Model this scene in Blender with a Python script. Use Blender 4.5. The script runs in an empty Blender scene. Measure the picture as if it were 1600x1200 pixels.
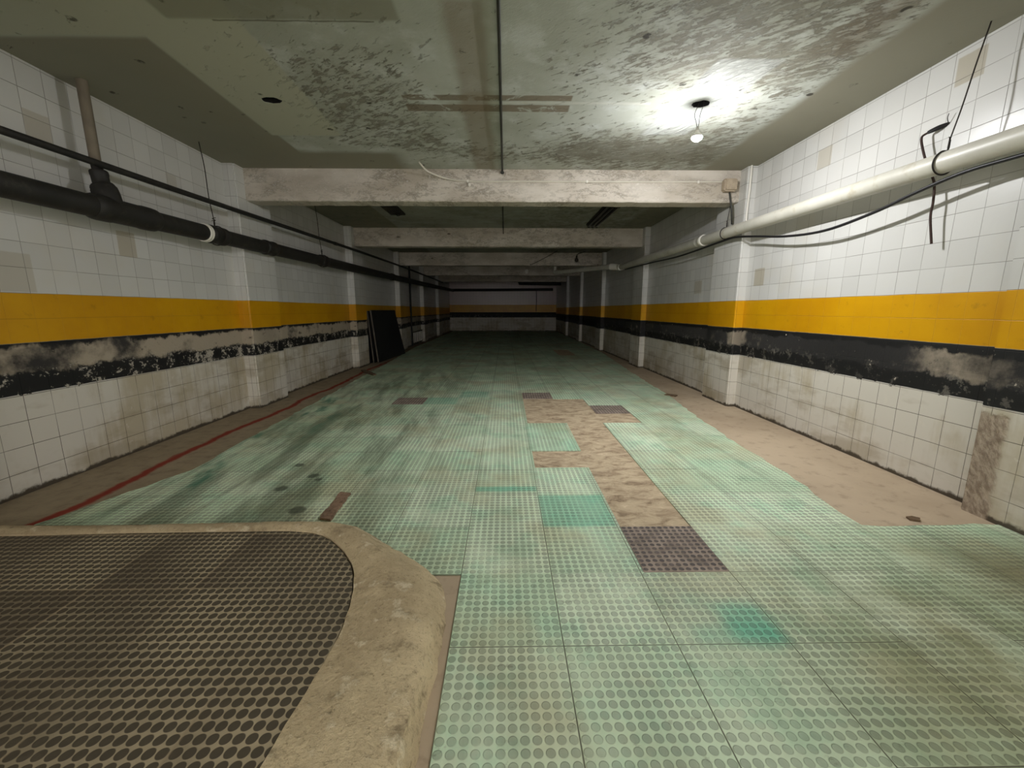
import bpy, bmesh, math, random
from mathutils import Vector, Matrix

random.seed(7)
SC = bpy.context.scene
COL = SC.collection

# ------------------------------------------------------------------ dimensions (metres)
WL, WR = -3.83, 3.48            # wall faces
PL, PR = -3.67, 3.36            # pillar faces
CEIL = 3.40
Y0, YE = -4.0, 28.6             # unseen rear left open for added fill light, end wall far ahead
BANDS = (0.79, 1.19, 1.58)      # black from, yellow from, yellow to
PILLARS = [(-2.3, -1.5), (1.95, 2.78), (6.03, 6.84), (10.25, 11.06), (14.6, 15.4), (18.8, 19.6), (23.0, 23.8)]

# ------------------------------------------------------------------ shader expressions
class G:
    """tiny expression layer over shader nodes"""
    def __init__(s, name):
        s.mat = bpy.data.materials.new(name)
        s.mat.use_nodes = True
        s.nt = s.mat.node_tree
        s.nt.nodes.clear()
        s.out = s.nt.nodes.new('ShaderNodeOutputMaterial')
        geo = s.nt.nodes.new('ShaderNodeNewGeometry')
        s.pos = geo.outputs['Position']
        sp = s.nt.nodes.new('ShaderNodeSeparateXYZ'); s.nt.links.new(s.pos, sp.inputs[0])
        s.x, s.y, s.z = [E(s, o) for o in sp.outputs]
        sn = s.nt.nodes.new('ShaderNodeSeparateXYZ'); s.nt.links.new(geo.outputs['Normal'], sn.inputs[0])
        s.nx, s.ny, s.nz = [E(s, o) for o in sn.outputs]

    def put(s, sock, v):
        if isinstance(v, E): v = v.s
        if isinstance(v, (int, float)):
            try: sock.default_value = v
            except TypeError: sock.default_value = (v, v, v)
        elif isinstance(v, (tuple, list)):
            sock.default_value = tuple(v) + ((1.0,) if len(v) == 3 and len(sock.default_value) == 4 else ())
        else: s.nt.links.new(v, sock)

    def m(s, op, *a, clamp=False):
        n = s.nt.nodes.new('ShaderNodeMath'); n.operation = op; n.use_clamp = clamp
        for i, v in enumerate(a): s.put(n.inputs[i], v)
        return E(s, n.outputs[0])

    def vec(s, x, y, z=0.0):
        n = s.nt.nodes.new('ShaderNodeCombineXYZ')
        for i, v in enumerate((x, y, z)): s.put(n.inputs[i], v)
        return E(s, n.outputs[0])

    def noise(s, v, scale=1.0, detail=4.0, rough=0.55, dist=0.0):
        n = s.nt.nodes.new('ShaderNodeTexNoise')
        s.put(n.inputs['Vector'], v if v is not None else s.pos)
        s.put(n.inputs['Scale'], scale); s.put(n.inputs['Detail'], detail)
        s.put(n.inputs['Roughness'], rough); s.put(n.inputs['Distortion'], dist)
        return E(s, n.outputs['Fac'])

    def vor(s, v, scale, feat='F1'):
        n = s.nt.nodes.new('ShaderNodeTexVoronoi'); n.feature = feat
        s.put(n.inputs['Vector'], v if v is not None else s.pos); s.put(n.inputs['Scale'], scale)
        return E(s, n.outputs['Distance'])

    def white(s, v):
        n = s.nt.nodes.new('ShaderNodeTexWhiteNoise'); n.noise_dimensions = '3D'
        s.put(n.inputs['Vector'], v)
        return E(s, n.outputs['Value'])

    def step(s, a, b, x):
        """smoothstep from a to b (a may exceed b)"""
        n = s.nt.nodes.new('ShaderNodeMapRange'); n.interpolation_type = 'SMOOTHSTEP'
        s.put(n.inputs['Value'], x)
        if a < b:
            lo, hi, t0, t1 = a, b, 0.0, 1.0
        else:
            lo, hi, t0, t1 = b, a, 1.0, 0.0
        for k, v in zip(('From Min', 'From Max', 'To Min', 'To Max'), (lo, hi, t0, t1)): n.inputs[k].default_value = v
        return E(s, n.outputs['Result'])

    def mix(s, a, b, f):
        n = s.nt.nodes.new('ShaderNodeMix'); n.data_type = 'RGBA'
        s.put(n.inputs['Factor'], f)
        s.put(n.inputs[6], a); s.put(n.inputs[7], b)
        return E(s, n.outputs[2])

    def scale(s, c, f):
        n = s.nt.nodes.new('ShaderNodeMix'); n.data_type = 'RGBA'; n.blend_type = 'MULTIPLY'
        s.put(n.inputs['Factor'], 1.0); s.put(n.inputs[6], c)
        s.put(n.inputs[7], s.vec(f, f, f))
        return E(s, n.outputs[2])

    def box(s, u, v, u0, u1, v0, v1, w=0.03):
        """soft rectangle mask"""
        return (s.step(u0 - w, u0 + w, u) * s.step(u1 + w, u1 - w, u)) * (s.step(v0 - w, v0 + w, v) * s.step(v1 + w, v1 - w, v))

    def done(s, color, rough=0.8, bump=None, strength=1.0, dist=1.0, metal=0.0, spec=0.5):
        b = s.nt.nodes.new('ShaderNodeBsdfPrincipled')
        s.put(b.inputs['Base Color'], color); s.put(b.inputs['Roughness'], rough)
        s.put(b.inputs['Metallic'], metal); s.put(b.inputs['Specular IOR Level'], spec)
        if bump is not None:
            n = s.nt.nodes.new('ShaderNodeBump')
            n.inputs['Strength'].default_value = strength; n.inputs['Distance'].default_value = dist
            s.put(n.inputs['Height'], bump)
            s.nt.links.new(n.outputs[0], b.inputs['Normal'])
        s.nt.links.new(b.outputs[0], s.out.inputs[0])
        return s.mat


class E:
    def __init__(s, g, sock): s.g, s.s = g, sock
    def __add__(s, o): return s.g.m('ADD', s, o)
    __radd__ = __add__
    def __sub__(s, o): return s.g.m('SUBTRACT', s, o)
    def __rsub__(s, o): return s.g.m('SUBTRACT', o, s)
    def __mul__(s, o): return s.g.m('MULTIPLY', s, o)
    __rmul__ = __mul__
    def __truediv__(s, o): return s.g.m('DIVIDE', s, o)
    def abs(s): return s.g.m('ABSOLUTE', s)
    def floor(s): return s.g.m('FLOOR', s)
    def fract(s): return s.g.m('FRACT', s)
    def sqrt(s): return s.g.m('SQRT', s)
    def min(s, o): return s.g.m('MINIMUM', s, o)
    def max(s, o): return s.g.m('MAXIMUM', s, o)
    def clamp(s): return s.g.m('ADD', s, 0.0, clamp=True)
    def gt(s, o): return s.g.m('GREATER_THAN', s, o)


def sr(r, g, b):
    f = lambda c: (c / 255 / 12.92) if c / 255 <= 0.04045 else ((c / 255 + 0.055) / 1.055) ** 2.4
    return (f(r), f(g), f(b))


# ------------------------------------------------------------------ materials
def tile_wall(name, bands=BANDS, uoff=0.0, plaster=0.0, patches=(), damp=1.0, tint=None, crumbled=None):
    """20 cm glazed wall tiles, painted yellow and black at bumper height, worn and chipped"""
    g = G(name)
    a = g.ny.abs().gt(0.5)
    u = g.y * (1.0 - a) + g.x * a + uoff
    v = g.z - bands[2]
    uv = g.vec(u, g.z, g.x * 0.13)
    wob = (g.noise(uv, 3.0, 2) - 0.5) * 0.006
    cu, cv = (u + wob) / 0.2, (v + wob) / 0.2
    fu, fv = ((cu.fract() - 0.5).abs()), ((cv.fract() - 0.5).abs())
    rnd = g.white(g.vec(cu.floor(), cv.floor(), 3.0))
    rnd2 = g.white(g.vec(cu.floor(), cv.floor(), 9.0))
    vis = g.step(0.35, 0.6, g.noise(uv, 2.3, 3))
    gv = g.step(0.485, 0.495, fu)                     # upright joints
    gh = g.step(0.484, 0.495, fv)                     # level joints
    joint = (gv * (0.45 + 0.45 * vis)).max(gh * (0.55 + 0.4 * vis)).clamp()
    n1, n2, n3 = g.noise(uv, 1.3, 5), g.noise(uv, 9.0, 6, 0.65), g.noise(uv, 38.0, 4, 0.6)
    streak = g.noise(g.vec(u * 9.0, g.z * 0.9, 1.7), 1.0, 4, 0.6)
    white = g.mix(sr(196, 195, 191), sr(205, 204, 200), rnd)
    if tint: white = g.mix(white, tint, 1.0)
    for pu, pz, w, h, k in patches:           # odd replacement tiles
        white = g.mix(white, sr(158, 146, 118), g.box(g.y, g.z + (n2 - 0.5) * 0.02, pu - w / 2, pu + w / 2, pz - h / 2, pz + h / 2, 0.006) * k)
    white = g.mix(white, sr(196, 188, 170), g.step(0.5, 0.75, n1) * 0.35)
    white = g.mix(white, sr(104, 98, 88), joint * 0.85)
    # the lower courses: splashed, rubbed and limed
    low = g.step(bands[0] + 0.02, bands[0] - 0.02, g.z)
    lowc = g.mix(sr(206, 201, 190), sr(182, 172, 150), g.step(0.46, 0.62, n1 * 0.7 + streak * 0.3))
    lowc = g.mix(lowc, sr(128, 112, 90), g.step(0.56, 0.74, n2 * 0.65 + streak * 0.35) * 0.55 * damp)
    lowc = g.mix(lowc, sr(214, 208, 196), g.step(0.62, 0.68, n2) * 0.5)
    lowc = g.mix(lowc, sr(150, 136, 110), g.step(0.52, 0.66, g.noise(g.vec(u * 0.9, g.z * 2.2, 4.0), 1.6, 4) + g.step(0.35, 0.0, g.z) * 0.13) * 0.5)
    lowc = g.mix(lowc, sr(78, 69, 56), (joint * 1.25).clamp() * 0.9)
    lowc = g.mix(lowc, sr(74, 66, 54), g.step(0.05, 0.02, g.z + (n2 - 0.5) * 0.11))
    col = g.mix(white, lowc, low)
    # painted bands
    edge = (g.noise(uv, 4.0, 3) - 0.5) * 0.012
    zz = g.z + edge
    chip = n2 * 0.6 + n3 * 0.4
    yel = g.step(bands[1] - 0.004, bands[1] + 0.004, zz) * g.step(bands[2] + 0.004, bands[2] - 0.004, zz)
    yc = g.mix(sr(206, 152, 6), sr(192, 136, 4), g.step(0.35, 0.7, n1))
    yc = g.mix(yc, sr(120, 86, 10), gh * 0.45 + gv * 0.12)
    yc = g.mix(yc, sr(140, 104, 20), g.step(0.6, 0.72, n2) * 0.35)
    yc = g.mix(yc, sr(236, 206, 110), g.step(0.66, 0.70, chip) * 0.7)
    col = g.mix(col, yc, yel)
    blk = g.step(bands[0] - 0.004, bands[0] + 0.004, zz + g.step(0.55, 0.7, n2) * 0.03) * g.step(bands[1] + 0.004, bands[1] - 0.004, zz)
    bc = g.mix(sr(9, 9, 10), sr(17, 17, 18), g.step(0.4, 0.7, n1))
    bc = g.mix(bc, sr(196, 186, 170), g.step(0.635, 0.66, chip))
    # bumper scrape: paint and tile torn away in a ragged level strip
    if plaster > 0:
        mid = bands[0] + (0.265 if plaster > 0.6 else 0.24)
        prof = (g.z + (g.noise(g.vec(u * 1.6, 0.0, 2.0), 1.0, 5, 0.7) - 0.5) * 0.22 - mid).abs()
        torn = g.step(0.115, 0.08, prof + (n2 - 0.5) * 0.14)
        where = g.step(0.36, 0.48, g.noise(g.vec(u * 0.35, 0.0, 7.0 + plaster), 1.0, 2) + (plaster - 0.5) * 0.25)
        torn = torn * where
        pale = g.noise(uv, 3.1, 5, 0.6) + (plaster - 0.5) * 0.2
        if plaster < 0.6: pale = pale - 0.24 + g.box(g.y, g.z, 2.7, 3.35, 0.7, 1.3, 0.25) * 0.3 + g.box(g.y, g.z, 5.9, 6.2, 0.9, 1.2, 0.1) * 0.35
        else: pale = pale + g.step(3.9, 4.6, g.y) * 0.12 - 0.06 - g.step(4.0, 3.2, g.y) * 0.05
        pc = g.mix(sr(52, 50, 48), sr(166, 154, 136), g.step(0.36, 0.64, pale))
        pc = g.mix(pc, sr(40, 37, 35), g.step(0.58, 0.7, n2) * 0.8)
        bc = g.mix(bc, pc, torn)
        flake = where * g.step(0.525, 0.565, n2 * 0.5 + n3 * 0.3 + streak * 0.2) * g.step(bands[0] + 0.24, bands[0] + 0.12, g.z)
        bc = g.mix(bc, sr(190, 182, 168), flake * (0.8 if plaster > 0.6 else 0.25))
    else:
        torn = None
    col = g.mix(col, bc, blk)
    h = (joint * -0.0012) + (n2 - 0.5) * 0.0012 + (rnd - 0.5) * 0.0004
    if crumbled:
        u0, u1, xm = crumbled                 # pillar corner knocked back to rough render
        cr = g.box(g.y + (n2 - 0.5) * 0.10, g.z + (n3 - 0.5) * 0.06, u0, u1, -0.1, 0.74, 0.02) * g.step(xm + 0.01, xm - 0.01, g.x)
        rake = g.noise(g.vec(u * 26.0 - g.z * 14.0, g.z * 9.0 + u * 6.0, 3.0), 1.0, 5, 0.7)
        cc = g.mix(sr(186, 170, 150), sr(136, 119, 101), g.step(0.36, 0.64, rake))
        col = g.mix(col, cc, cr)
        h = h + cr * ((rake - 0.5) * 0.035 - 0.004)
    rough = 0.28 + low * 0.34 + blk * 0.34 + yel * 0.12 + joint * 0.3
    if torn is not None:
        h = h - torn * blk * 0.006 + torn * blk * n3 * 0.006
        rough = (rough + torn * blk * 0.5).min(0.95)
    return g.done(col, rough, h, 1.0, 1.0, spec=0.45)


def ceiling_mat():
    g = G('flaking_ceiling_paint')
    x, y = g.x, g.y
    p2 = g.vec(x, y, 0.0)
    n1 = g.noise(p2, 0.8, 4); n2 = g.noise(p2, 5.5, 7, 0.68, 0.6); n3 = g.noise(g.vec(x * 0.6 + y * 0.25, y * 1.5, 2.0), 13.0, 5, 0.65)
    base = g.mix(sr(182, 185, 176), sr(164, 166, 154), g.step(0.35, 0.65, n1))
    base = g.mix(base, sr(200, 204, 200), g.step(0.48, 0.66, g.noise(p2, 2.3, 5, 0.6)) * 0.6)
    # how badly the paint has come away, by place
    bad = g.step(0.1, 1.3, x) * g.step(3.1, 2.5, x) * 0.16
    bad = bad + g.box(x, y, -1.9, -0.75, 3.6, 5.5, 0.3) * 0.14
    bad = bad + g.box(x, y, -1.2, 3.0, 5.3, 5.9, 0.25) * 0.13
    bad = bad + g.box(x, y, 1.0, 3.0, 2.4, 3.9, 0.4) * 0.03
    ang = g.vec(x * 0.75 - y * 0.55, x * 1.5 + y * 2.1, 2.0)
    n4 = g.noise(ang, 7.0, 7, 0.72, 0.4)
    n5 = g.noise(ang, 17.0, 5, 0.7)
    where = n2 * 0.5 + n4 * 0.5 + bad - 0.05 + (n1 - 0.5) * 0.2
    near = (((x - 1.65) * (x - 1.65) + (y - 4.45) * (y - 4.45) * 1.6).sqrt())
    where = where - g.step(1.15, 0.35, near) * 0.13
    stain = g.step(0.50, 0.68, where)
    flake = g.step(0.50, 0.56, n4 * 0.55 + n5 * 0.45 + g.step(0.46, 0.72, where) * 0.14 - 0.085)
    flake = flake * g.step(0.47, 0.58, where)
    col = g.mix(base, sr(140, 136, 120), stain * 0.6)
    col = g.mix(col, g.mix(sr(84, 79, 66), sr(126, 120, 104), n5), flake * (0.35 + g.step(0.4, 0.62, g.noise(p2, 3.0, 5, 0.65)) * 0.4))
    # smooth bands of sounder paint beside both walls and the beam
    wn = (g.noise(p2, 1.5, 3) - 0.5) * 0.12
    clean = g.step(2.72, 2.86, x + wn).max(g.step(-2.56, -2.60, x) * g.step(3.36, 3.44, y + wn * 0.3)).max(g.step(5.5, 5.7, y + wn * 1.5) * g.step(6.3, 6.2, y) * g.step(-1.2, -1.5, x))
    patch = g.box(x + (y - 4.0) * 0.02, y, -2.62, -1.84, 2.0, 5.12, 0.02)
    patch = patch.max(g.step(-2.45, -2.55, x) * g.step(3.46, 3.38, y + wn * 0.3))
    col = g.mix(col, g.mix(sr(132, 128, 112), sr(146, 143, 128), n1), clean)
    col = g.mix(col, sr(178, 178, 160), patch)
    col = g.mix(col, sr(118, 102, 84), g.box(x + (n2 - 0.5) * 0.5, y, 2.4, 2.7, 2.2, 3.6, 0.15) * 0.45)
    # old conduit chase: two scraped stripes with a pale line between
    for v0, v1 in ((4.20, 4.30), (4.38, 4.52)):
        col = g.mix(col, g.mix(sr(98, 88, 72), sr(136, 122, 102), n3), g.box(x, y + (n2 - 0.5) * 0.02, -0.96, 0.63, v0, v1, 0.01) * g.step(0.36, 0.46, n2) * 0.85)
    col = g.mix(col, sr(200, 200, 190), g.box(x, y + (n2 - 0.5) * 0.03, -0.2, 1.4, 4.315, 4.36, 0.008) * 0.5)
    # brown wash running along the ceiling and a rubbed strip near the front beam
    col = g.mix(col, sr(124, 108, 86), g.box(x + (n1 - 0.5) * 0.2, y, -0.42, -0.14, 3.0, 6.4, 0.05) * 0.55)
    col = g.mix(col, sr(132, 130, 112), g.box(x, y, -2.3, -0.72, 3.02, 3.22, 0.02) * 0.7)
    col = g.mix(col, sr(84, 78, 62), g.box(x, y + (n3 - 0.5) * 0.02, -2.0, -0.9, 3.225, 3.24, 0.006) * 0.7)
    # bagged paper patch round the lamp outlet
    pap = g.box(x + (y - 4.3) * 0.12 + (n2 - 0.5) * 0.05, y + (n1 - 0.5) * 0.1, 1.62, 2.14, 3.62, 5.05, 0.03)
    col = g.mix(col, sr(194, 197, 195), pap * 0.55)
    # small dark pocks
    col = g.mix(col, sr(50, 46, 38), g.step(0.17, 0.11, g.vor(p2, 4.2)) * g.step(0.52, 0.6, n2) * 0.85)
    # bays further on are a darker grey green
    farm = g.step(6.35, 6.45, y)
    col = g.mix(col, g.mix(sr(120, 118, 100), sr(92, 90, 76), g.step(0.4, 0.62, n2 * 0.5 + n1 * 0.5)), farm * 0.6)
    fold = g.noise(g.vec(x * 9.0 + y * 5.0, y * 1.4 - x, 5.0), 1.0, 3, 0.5, 0.8)
    h = ((n2 - 0.5) * 0.006 + (n5 - 0.5) * 0.004) * (1.0 - patch) * (1.0 - clean * 0.7) * (1.0 - pap) - flake * 0.005 * (1.0 - clean) + pap * (fold - 0.5) * 0.05 + pap * 0.004
    return g.done(col, 0.85, h, 0.9, 1.0, spec=0.25)


def beam_mat():
    g = G('limewashed_beam_plaster')
    p = g.vec(g.x, g.y * 0.3, g.z * 2.2)
    n1, n2, n3 = g.noise(p, 1.1, 4), g.noise(p, 5.0, 7, 0.7, 0.5), g.noise(p, 22.0, 5, 0.7)
    col = g.mix(sr(206, 198, 187), sr(180, 170, 156), g.step(0.35, 0.65, n1))
    rough = g.step(0.47, 0.58, n2 * 0.6 + n3 * 0.4) * g.step(0.36, 0.52, g.noise(p, 0.55, 2))
    col = g.mix(col, sr(134, 125, 111), rough * 0.85)
    col = g.mix(col, sr(226, 220, 212), g.step(0.53, 0.63, n3 * 0.6 + n2 * 0.4) * 0.55)
    col = g.mix(col, sr(70, 62, 52), g.step(0.12, 0.07, g.vor(p, 2.2)) * g.step(0.5, 0.6, n1) * 0.8)
    return g.done(col, 0.88, (n2 - 0.5) * 0.012 + (n3 - 0.5) * 0.006, 0.9, 1.0, spec=0.25)


def slab_mat():
    """bare slab: dusty margins and glue-scarred cells where rubber tiles are gone"""
    g = G('bare_concrete_slab')
    x, y = g.x, g.y
    p = g.vec(x, y, 0.0)
    n1, n2 = g.noise(p, 0.9, 5), g.noise(p, 8.0, 6, 0.65)
    swirl = g.noise(g.vec(x * 1.2, y * 2.0, 1.0), 5.0, 8, 0.74, 0.7)
    col = g.mix(sr(190, 172, 148), sr(170, 152, 129), g.step(0.3, 0.7, n1))
    col = g.mix(col, sr(116, 100, 82), g.step(0.52, 0.7, n2) * 0.35)
    inner = g.box(x, y, 0.0, 2.4, 1.5, 16.0, 0.01)
    glue = g.mix(sr(196, 178, 150), sr(160, 140, 116), g.step(0.42, 0.62, swirl))
    glue = g.mix(glue, sr(116, 102, 84), g.step(0.56, 0.68, swirl) * 0.7)
    glue = g.mix(glue, sr(222, 206, 178), g.step(0.40, 0.34, swirl) * 0.6)
    col = g.mix(col, glue, inner)
    # left margin: dimmer light painted in as darker concrete; also a dribbled red line
    lft = g.step(-2.4, -2.5, x)
    col = g.mix(col, g.mix(sr(132, 119, 94), sr(108, 97, 76), g.step(0.35, 0.65, n2)), lft * 0.6)
    path = -3.26 + (g.noise(g.vec(0.0, y * 0.55, 3.0), 1.0, 3, 0.6) - 0.5) * 0.34 - (y - 3.0) * 0.012 + (g.noise(g.vec(1.0, y * 2.6, 5.0), 1.0, 4, 0.65) - 0.5) * 0.12
    d = (x - path).abs()
    red = g.step(0.065, 0.02, d + (n2 - 0.5) * 0.07) * g.step(12.5, 11.0, y)
    path2 = path + (g.noise(g.vec(2.0, y * 1.4, 8.0), 1.0, 2) - 0.5) * 0.22
    red2 = g.step(0.045, 0.012, (x - path2).abs() + (n2 - 0.5) * 0.04) * g.step(11.0, 9.0, y)
    col = g.mix(col, sr(132, 34, 20), red.max(red2 * 0.8) * 0.9)
    return g.done(col, 0.9, (n2 - 0.5) * 0.006 + inner * (swirl - 0.5) * 0.006, 0.8, 1.0, spec=0.2)


def studs(g, x, y, r=0.41):
    cx, cy = (x + 0.25) * 2.0, (y - 0.05) * 2.0
    sx, sy = (cx * 12.0).fract() - 0.5, (cy * 12.0).fract() - 0.5
    d = (sx * sx + sy * sy).sqrt()
    disc = g.step(r, r - 0.07, d)
    rim = g.step(r - 0.1, r - 0.02, d) * g.step(r + 0.06, r, d)
    ex = 0.5 - (cx.fract() - 0.5).abs()
    ey = 0.5 - (cy.fract() - 0.5).abs()
    return cx, cy, disc, rim, ex, ey


def rubber_mat():
    g = G('green_painted_studded_rubber')
    x, y = g.x, g.y
    p = g.vec(x, y, 0.0)
    cx, cy, disc, rim, ex, ey = studs(g, x, y)
    n1, n2, n3 = g.noise(p, 0.7, 5, 0.6), g.noise(p, 3.4, 6, 0.62), g.noise(p, 18.0, 4)
    drag = g.noise(g.vec(x * 3.2 + y * 0.35, y * 0.55, 4.0), 1.0, 6, 0.65)
    tone = g.white(g.vec(cx.floor(), cy.floor(), 1.0))
    col = g.mix(sr(224, 240, 212), sr(202, 226, 194), g.step(0.3, 0.7, n1 * 0.7 + tone * 0.3))
    col = g.mix(col, sr(196, 238, 206), g.step(0.47, 0.66, n2) * 0.65)
    # ground-in dirt
    col = g.mix(col, sr(196, 192, 156), g.step(0.44, 0.66, g.noise(p, 1.15, 5, 0.6)) * 0.65)
    col = g.mix(col, sr(142, 144, 112), g.step(0.5, 0.68, n2 * 0.5 + n1 * 0.5) * 0.45)
    # tyre smears
    lft = g.step(-0.4, -1.5, x) * g.step(11.0, 8.0, y)
    smear = g.step(0.42, 0.62, drag) * (0.28 + 0.72 * lft)
    col = g.mix(col, sr(92, 102, 78), smear * 0.62)
    rgt = g.step(0.6, 2.0, x) * g.step(2.8, 1.5, y)
    col = g.mix(col, sr(134, 136, 98), rgt * g.step(0.30, 0.56, n1 * 0.5 + n2 * 0.5) * 0.8)
    col = g.mix(col, sr(104, 86, 50), g.box(x, y, 2.6, 3.6, 1.3, 2.3, 0.3) * 0.55)
    # fresher paint left in a few tiles
    wob = (n2 - 0.5) * 0.5
    for u0, u1, v0, v1, w, k in ((0.25, 0.75, 2.55, 3.02, 0.02, .75), (1.02, 1.25, 1.55, 1.8, 0.06, .9), (0.85, 1.25, 1.55, 1.66, 0.05, .5), (-0.25, 0.25, 3.10, 3.19, 0.02, .85),
                                (-1.30, -0.78, 6.22, 6.70, 0.02, .6), (-0.78, -0.3, 6.72, 7.2, 0.05, .55), (0.25, 0.75, 4.06, 5.1, 0.02, .28)):
        col = g.mix(col, sr(104, 190, 160), g.box(x, y, u0, u1, v0, v1, w) * (k * (0.75 + wob)))
    col = g.mix(col, sr(66, 132, 108), g.step(0.56, 0.64, g.noise(g.vec(x * 1.4 + y * 0.2, y * 0.45, 6.0), 1.4, 4)) * g.step(-2.1, -2.6, x) * g.step(9.0, 7.0, y) * 0.8)
    for sx, sy, r in ((-1.84, 3.18, .07), (-1.7, 3.44, .06), (-1.62, 3.36, .04), (-1.53, 2.81, .075), (-1.95, 3.7, .06)):
        dd = ((x - sx) * (x - sx) + (y - sy) * (y - sy)).sqrt() + (n3 - 0.5) * 0.05
        col = g.mix(col, sr(52, 58, 46), g.step(r, r * 0.5, dd) * 0.7)
    # stud crowns are rubbed darker, dust lies between them
    wear = 0.45 + g.step(0.3, 0.6, g.noise(p, 2.6, 4)) * 0.55
    col = g.mix(col, sr(92, 88, 66), g.step(0.60, 0.68, g.noise(g.vec(x * 1.6 + y, y * 2.4 - x, 9.0), 5.0, 6, 0.7)) * 0.35)
    col = g.mix(col, g.scale(col, 0.56), disc * wear)
    col = g.mix(col, g.scale(col, 0.78), rim * 0.5 * wear)
    # joints
    seam = g.step(0.0065, 0.003, ex).max(g.step(0.0065, 0.003, ey) * g.step(0.45, 0.55, g.noise(g.vec(cx.floor() * 0.7, (cy + 0.5).floor() * 1.3, 2.0), 1.7, 1)))
    col = g.mix(col, sr(62, 56, 42), seam * 0.8)
    rough = 0.72 - disc * 0.14
    h = disc * 0.003 + (n3 - 0.5) * 0.0012 - seam * 0.003
    return g.done(col, rough, h, 0.9, 1.0, spec=0.35)


def dark_rubber(name, dust, crown, grain=1.0, matt=False):
    g = G(name)
    x, y = (g.x, g.y)
    if matt: x = x + 0.295; y = y + 0.22
    p = g.vec(g.x, g.y, 0.0)
    cx, cy, disc, rim, ex, ey = studs(g, x, y, 0.475 if matt else 0.42)
    n1, n2 = g.noise(p, 1.4, 5, 0.6), g.noise(p, 26.0, 3)
    col = g.mix(dust, g_scale(dust, 0.6), g.step(0.35, 0.7, n1))
    cr = g.mix(crown, g_scale(crown, 1.7), g.step(0.5, 0.75, n2 * 0.4 + n1 * 0.6))
    col = g.mix(col, cr, disc * 0.92)
    if matt:
        soil_falloff = g.step(0.55, 0.68, g.noise(g.vec(cx.floor() * 0.9 + g.x * 0.3, cy.floor() * 0.9 + g.y * 0.3, 2.0), 1.0, 4) + g.step(-1.0, -2.2, g.x) * 0.16)  # tile-wise soiling, plus painted light falloff towards the left
        col = g.mix(col, sr(70, 60, 48), soil_falloff * 0.6)
        seam = g.step(0.016, 0.006, ex).max(g.step(0.014, 0.005, ey))
        col = g.mix(col, sr(150, 134, 108), seam * g.step(0.36, 0.55, g.noise(p, 2.0, 3)) * 0.65)
    h = disc * 0.002 + (n2 - 0.5) * 0.0015
    return g.done(col, 0.75, h, 0.8, 1.0, spec=0.3)


def g_scale(c, f): return tuple(min(1.0, v * f) for v in c)


def kerb_mat():
    g = G('sandy_kerb_concrete')
    p = g.pos
    n1, n2, n3 = g.noise(p, 1.6, 5, 0.6), g.noise(p, 9.0, 7, 0.7), g.noise(p, 60.0, 3)
    col = g.mix(sr(214, 196, 160), sr(178, 160, 128), g.step(0.36, 0.62, n1 * 0.6 + n2 * 0.4))
    col = g.mix(col, sr(232, 220, 190), g.step(0.55, 0.66, n2) * 0.6)
    col = g.mix(col, sr(112, 98, 76), g.step(0.53, 0.66, g.noise(p, 5.0, 7, 0.7)) * 0.65)
    col = g.mix(col, sr(134, 118, 92), g.step(-1.0, -1.9, g.x + (n1 - 0.5)) * 0.4)  # far left run painted darker, standing in for light falloff
    n4 = g.noise(p, 130.0, 3, 0.7)
    col = g.mix(col, sr(120, 104, 78), g.step(0.52, 0.66, n3 * 0.5 + n4 * 0.5) * 0.55)
    col = g.mix(col, sr(236, 224, 196), g.step(0.60, 0.68, n4 * 0.6 + n2 * 0.4) * 0.6)
    col = g.mix(col, sr(60, 50, 38), g.step(0.14, 0.08, g.vor(p, 9.0)) * g.step(0.5, 0.62, n2) * 0.8)
    return g.done(col, 0.92, (n2 - 0.5) * 0.024 + (n3 - 0.5) * 0.005, 0.9, 1.0, spec=0.2)


def plain(name, c, rough=0.6, var=0.25, scale=6.0, metal=0.0, bump=0.0, dirt=None, spec=0.4):
    g = G(name)
    n = g.noise(g.pos, scale, 5, 0.6)
    col = g.mix(c, g_scale(c, 1.0 - var), g.step(0.35, 0.68, n))
    if dirt is not None: col = g.mix(col, dirt, g.step(0.55, 0.7, g.noise(g.pos, scale * 1.7, 5, 0.65)) * 0.6)
    return g.done(col, rough, (n - 0.5) * bump if bump else None, 1.0, 1.0, metal, spec)


M = {}
M['wall_l'] = tile_wall('tiles_and_bumper_bands', uoff=-0.04, plaster=0.85, damp=1.0, patches=((3.74, 2.92, .2, .22, .45), (4.39, 2.1, .2, .24, .6), (3.34, 1.74, .3, .3, .42), (5.1, 2.9, .15, .15, .3)))
M['wall_r'] = tile_wall('tiles_and_scuffed_bands', uoff=-0.10, plaster=0.5, damp=0.7, patches=((4.78, 3.08, .2, .2, .45), (3.38, 3.24, .2, .2, .6), (5.74, 1.89, .22, .23, .6), (7.55, 1.85, .28, .22, .5)), crumbled=(2.60, 2.84, 3.4))
M['wall_e'] = tile_wall('end_wall_tiles', bands=(0.93, 1.28, 1.78), plaster=0.45, tint=sr(214, 198, 194))
M['ceil'] = ceiling_mat()
M['beam'] = beam_mat()
M['slab'] = slab_mat()
M['rubber'] = rubber_mat()
M['mat'] = dark_rubber('dusty_dark_matting', sr(172, 158, 130), sr(66, 60, 49), matt=True)
M['btile'] = dark_rubber('unpainted_rubber', sr(128, 108, 90), sr(56, 46, 42))
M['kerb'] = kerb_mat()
M['pvc'] = plain('grimy_cream_pvc', sr(198, 195, 183), 0.42, 0.14, 3.0, dirt=sr(168, 158, 134), spec=0.45)
M['white'] = plain('white_plastic', sr(226, 222, 212), 0.45, 0.08)
M['black_pipe'] = plain('sooty_cast_iron', sr(38, 36, 33), 0.6, 0.4, 5.0, bump=0.004, dirt=sr(60, 56, 48))
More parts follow.
